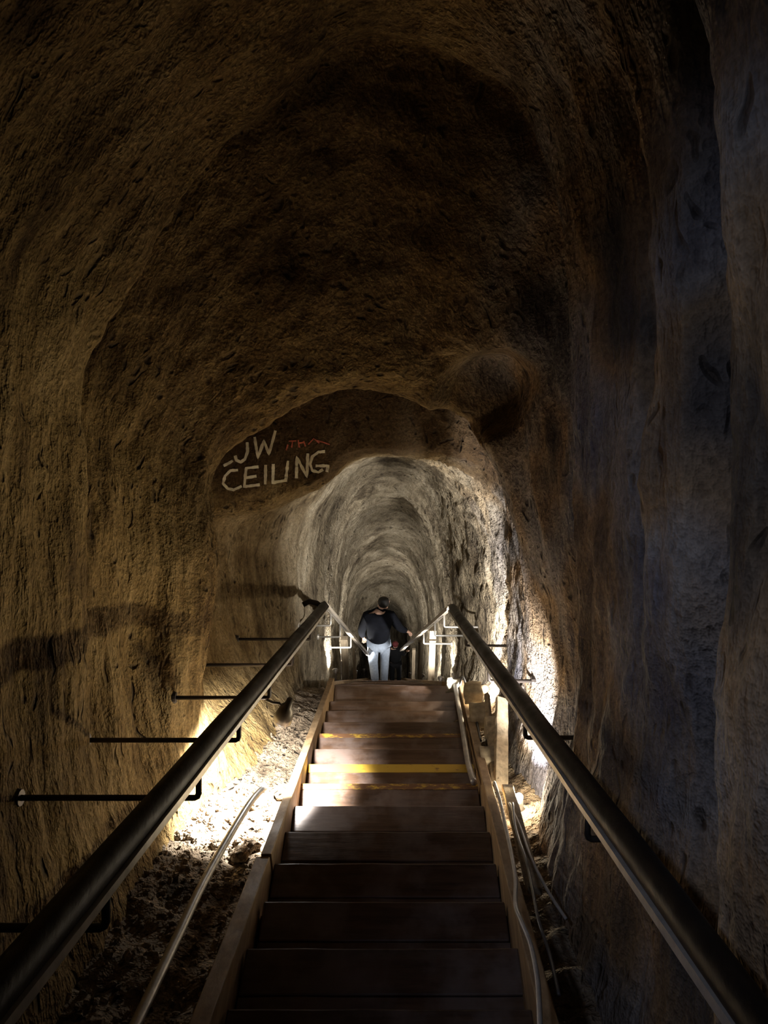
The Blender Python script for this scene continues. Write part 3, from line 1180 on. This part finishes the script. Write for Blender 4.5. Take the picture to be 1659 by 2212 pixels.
# --------------------------------------------------------------------- people
def skin_mesh(name, verts, edges, radii, mat, parent, root=0, levels=2, rx=None):
    me = bpy.data.meshes.new(name)
    me.from_pydata(verts, edges, [])
    o = bpy.data.objects.new(name, me)
    link(o)
    sk = o.modifiers.new('skin', 'SKIN')
    sk.use_smooth_shade = True
    for i, r in enumerate(radii):
        rr = r if isinstance(r, tuple) else (r, r)
        me.skin_vertices[0].data[i].radius = rr
    me.skin_vertices[0].data[root].use_root = True
    ss = o.modifiers.new('round', 'SUBSURF')
    ss.levels = ss.render_levels = levels
    dg = bpy.context.evaluated_depsgraph_get()
    dg.update()
    nm = bpy.data.meshes.new_from_object(o.evaluated_get(dg))
    nm.name = name
    bpy.data.objects.remove(o)
    bpy.data.meshes.remove(me)
    no = bpy.data.objects.new(name, nm)
    nm.materials.clear()
    nm.materials.append(mat)
    for p in nm.polygons: p.use_smooth = True
    link(no)
    if parent: no.parent = parent
    return no


class Sk:
    def __init__(s): s.v, s.e, s.r = [], [], []

    def add(s, p, r, par=None):
        s.v.append(tuple(p)); s.r.append(r)
        if par is not None: s.e.append((par, len(s.v) - 1))
        return len(s.v) - 1

    def chain(s, par, pts):
        for p, r in pts: par = s.add(p, r, par)
        return par


def add_hand(sk, wrist, wi, elbow, S, thumb_side):
    w, e = Vector(wrist), Vector(elbow)
    d = (w - e).normalized()
    side = d.cross(Vector((0, 0, 1)))
    if side.length < .1: side = Vector((1, 0, 0))
    side.normalize()
    down = side.cross(d).normalized()
    if down.z > 0: down = -down
    palm = sk.add(w + d * .06 * S, (.030 * S, .018 * S), wi)
    for k, (o, L) in enumerate(((-.027, .070), (-.009, .080), (.009, .075), (.027, .058))):
        p0 = w + d * .095 * S + side * o * S
        sk.chain(palm, [(p0, .009 * S), (p0 + (d * .55 + down * .35) * L * .6 * S, .0085 * S), (p0 + (d * .6 + down * 1.0) * L * .75 * S, .0075 * S)])
    t0 = w + d * .035 * S + side * thumb_side * .03 * S
    sk.chain(palm, [(t0 + down * .01 * S, .011 * S), (t0 + d * .045 * S + side * thumb_side * .02 * S + down * .025 * S, .009 * S)])


def person(name, loc, S, J, mats, label, jacket_r=1.0, hooded=False):
    """J: joint dictionary in metres before scaling, facing +y"""
    root = empty(name, loc, label, 'person')
    g = lambda k: Vector(J[k]) * S
    b = Sk()
    pel = b.add(g('pelvis'), (.125 * S, .105 * S))
    sp = b.add(g('spine'), (.125 * S, .10 * S), pel)
    ch = b.add(g('chest'), (.145 * S, .11 * S), sp)
    nk = b.add(g('neck'), .052 * S, ch)
    hb = b.add(g('head') - Vector((0, .0, .07)) * S, (.065 * S, .075 * S), nk)
    hd = b.add(g('head'), (.076 * S, .09 * S), hb)
    b.add(g('head') + Vector((0, .01, .075)) * S, (.058 * S, .07 * S), hd)
    for sd, ts in (('l', 1), ('r', -1)):
        s_ = b.add(g('sh_' + sd), .058 * S, ch)
        e_ = b.add(g('el_' + sd), .042 * S, s_)
        w_ = b.add(g('wr_' + sd), .028 * S, e_)
        add_hand(b, g('wr_' + sd), w_, g('el_' + sd), S, ts)
        h_ = b.add(g('hip_' + sd), .085 * S, pel)
        k_ = b.add(g('kn_' + sd), .056 * S, h_)
        a_ = b.add(g('an_' + sd), .038 * S, k_)
        b.chain(a_, [(g('an_' + sd) + Vector((0, .09, -.045)) * S, .036 * S), (g('an_' + sd) + Vector((0, .17, -.055)) * S, .028 * S)])
    body = skin_mesh('body', b.v, b.e, b.r, mats['skin'], root)
    # face: nose, ears
    hp = g('head')
    m = MB()
    off = wpos(root)
    m.lathe(off + hp + Vector((0, .075, -.01)) * S, Vector((0, 1, -.45)), [(0, .016 * S), (.025 * S, .014 * S), (.034 * S, .004 * S), (.036 * S, 0)], 10).build('nose', mats['skin'], root, smooth=True)
    for sg in (-1, 1):
        m = MB()
        m.lathe(off + hp + Vector((sg * .072, -.005, -.01)) * S, Vector((sg, -.3, 0)), [(0, .022 * S), (.010 * S, .030 * S), (.016 * S, .022 * S), (.014 * S, 0)], 12).build('ear', mats['skin'], root, smooth=True)
    # hair cap
    h = Sk()
    a = h.add(hp + Vector((0, -.036, -.10)) * S, (.074 * S, .066 * S))
    c_ = h.add(hp + Vector((0, -.030, .015)) * S, (.106 * S, .108 * S), a)
    h.add(hp + Vector((0, -.002, .088)) * S, (.068 * S, .078 * S), c_)
    skin_mesh('hood' if hooded else 'hair', h.v, h.e, h.r, mats['hair'], root)
    # jacket
    j = Sk()
    jr_ = jacket_r
    p0 = j.add(g('pelvis') + Vector((0, 0, -.045)) * S, (.185 * S * jr_, .16 * S))
    p1 = j.add(g('spine'), (.20 * S * jr_, .155 * S), p0)
    p2 = j.add(g('chest'), (.20 * S * jr_, .155 * S), p1)
    j.add(g('neck') + Vector((0, -.012, .012)) * S, (.088 * S, .084 * S), j.add(g('chest').lerp(g('neck'), .55), (.125 * S, .10 * S), p2))
    for sd in ('l', 'r'):
        s_ = j.add(g('sh_' + sd), .098 * S, p2)
        e_ = j.add(g('el_' + sd), .066 * S, s_)
        j.add(g('el_' + sd).lerp(g('wr_' + sd), .9), .050 * S, e_)
    skin_mesh('jacket', j.v, j.e, j.r, mats['top'], root)
    # trousers
    t = Sk()
    p0 = t.add(g('pelvis') + Vector((0, 0, .02)) * S, (.145 * S, .125 * S))
    for sd in ('l', 'r'):
        h_ = t.add(g('hip_' + sd), .108 * S, p0)
        k_ = t.add(g('kn_' + sd), .078 * S, h_)
        t.add(g('an_' + sd) + Vector((0, 0, .0)) * S, .066 * S, k_)
    skin_mesh('trousers', t.v, t.e, t.r, mats['legs'], root)
    for sd in ('l', 'r'):
        q = Sk()
        a = q.add(g('an_' + sd) + Vector((0, -.03, -.035)) * S, .045 * S)
        q.chain(a, [(g('an_' + sd) + Vector((0, .07, -.045)) * S, (.045 * S, .042 * S)), (g('an_' + sd) + Vector((0, .17, -.055)) * S, (.042 * S, .032 * S))])
        skin_mesh('shoe', q.v, q.e, q.r, mats['shoe'], root)
    return root


# the step each stands on
def step_near(D):
    return min(FT, key=lambda f: abs(f[2] - D))


fa = step_near(12.45)
adult = {
    'pelvis': (0, .02, .93), 'spine': (.0, .03, 1.13), 'chest': (.015, .07, 1.33), 'neck': (.055, .12, 1.49), 'head': (.08, .17, 1.585),
    'sh_l': (-.18, .06, 1.37), 'el_l': (-.265, .05, 1.10), 'wr_l': (-.235, .16, .90),
    'sh_r': (.20, .08, 1.37), 'el_r': (.33, .10, 1.12), 'wr_r': (.45, .20, .98),
    'hip_l': (-.085, .01, .88), 'kn_l': (-.085, .05, .48), 'an_l': (-.05, .00, .085),
    'hip_r': (.095, .02, .88), 'kn_r': (.10, .16, .48), 'an_r': (.085, .235 - .0, .085 - RISE),
}
person('person', Vector((U(818, 1470, fa[2]).x, fa[0] - .14, CZ + fa[1])), 1.0, adult,
       dict(skin=M['skin'], hair=M['hair'], top=M['jacket'], legs=M['jeans'], shoe=M['shoe']),
       'adult seen from behind in dark jacket and light blue jeans, holding both lower handrails')
fc = step_near(13.35)
child = {
    'pelvis': (0, .02, .93), 'spine': (.0, .03, 1.13), 'chest': (.0, .05, 1.31), 'neck': (.0, .06, 1.46), 'head': (.0, .08, 1.57),
    'sh_l': (-.16, .05, 1.35), 'el_l': (-.22, .02, 1.10), 'wr_l': (-.20, .10, .90),
    'sh_r': (.16, .05, 1.35), 'el_r': (.25, .10, 1.14), 'wr_r': (.33, .25, 1.12),
    'hip_l': (-.085, .01, .88), 'kn_l': (-.085, .05, .48), 'an_l': (-.08, .0, .085),
    'hip_r': (.095, .02, .88), 'kn_r': (.12, .10, .50), 'an_r': (.12, .10, .085),
}
person('person', Vector((U(853, 1470, fc[2]).x, fc[0] - .14, CZ + fc[1])), .58, child,
       dict(skin=M['skin'], hair=M['child_top'], top=M['child_dark'], legs=M['child_dark'], shoe=M['child_dark']),
       'small child in black clothes and dark red hood, right of the adult', hooded=True)

# ---------------------------------------------------------------- view settings
vs = scene.view_settings
vs.view_transform = 'Standard'
vs.look = 'None'
vs.exposure = -0.95
vs.gamma = 1.0
vs.use_curve_mapping = False

cy = scene.cycles
cy.max_bounces = 4
cy.diffuse_bounces = 2
cy.glossy_bounces = 2
cy.transmission_bounces = 1
cy.use_adaptive_sampling = True
cy.adaptive_threshold = .1
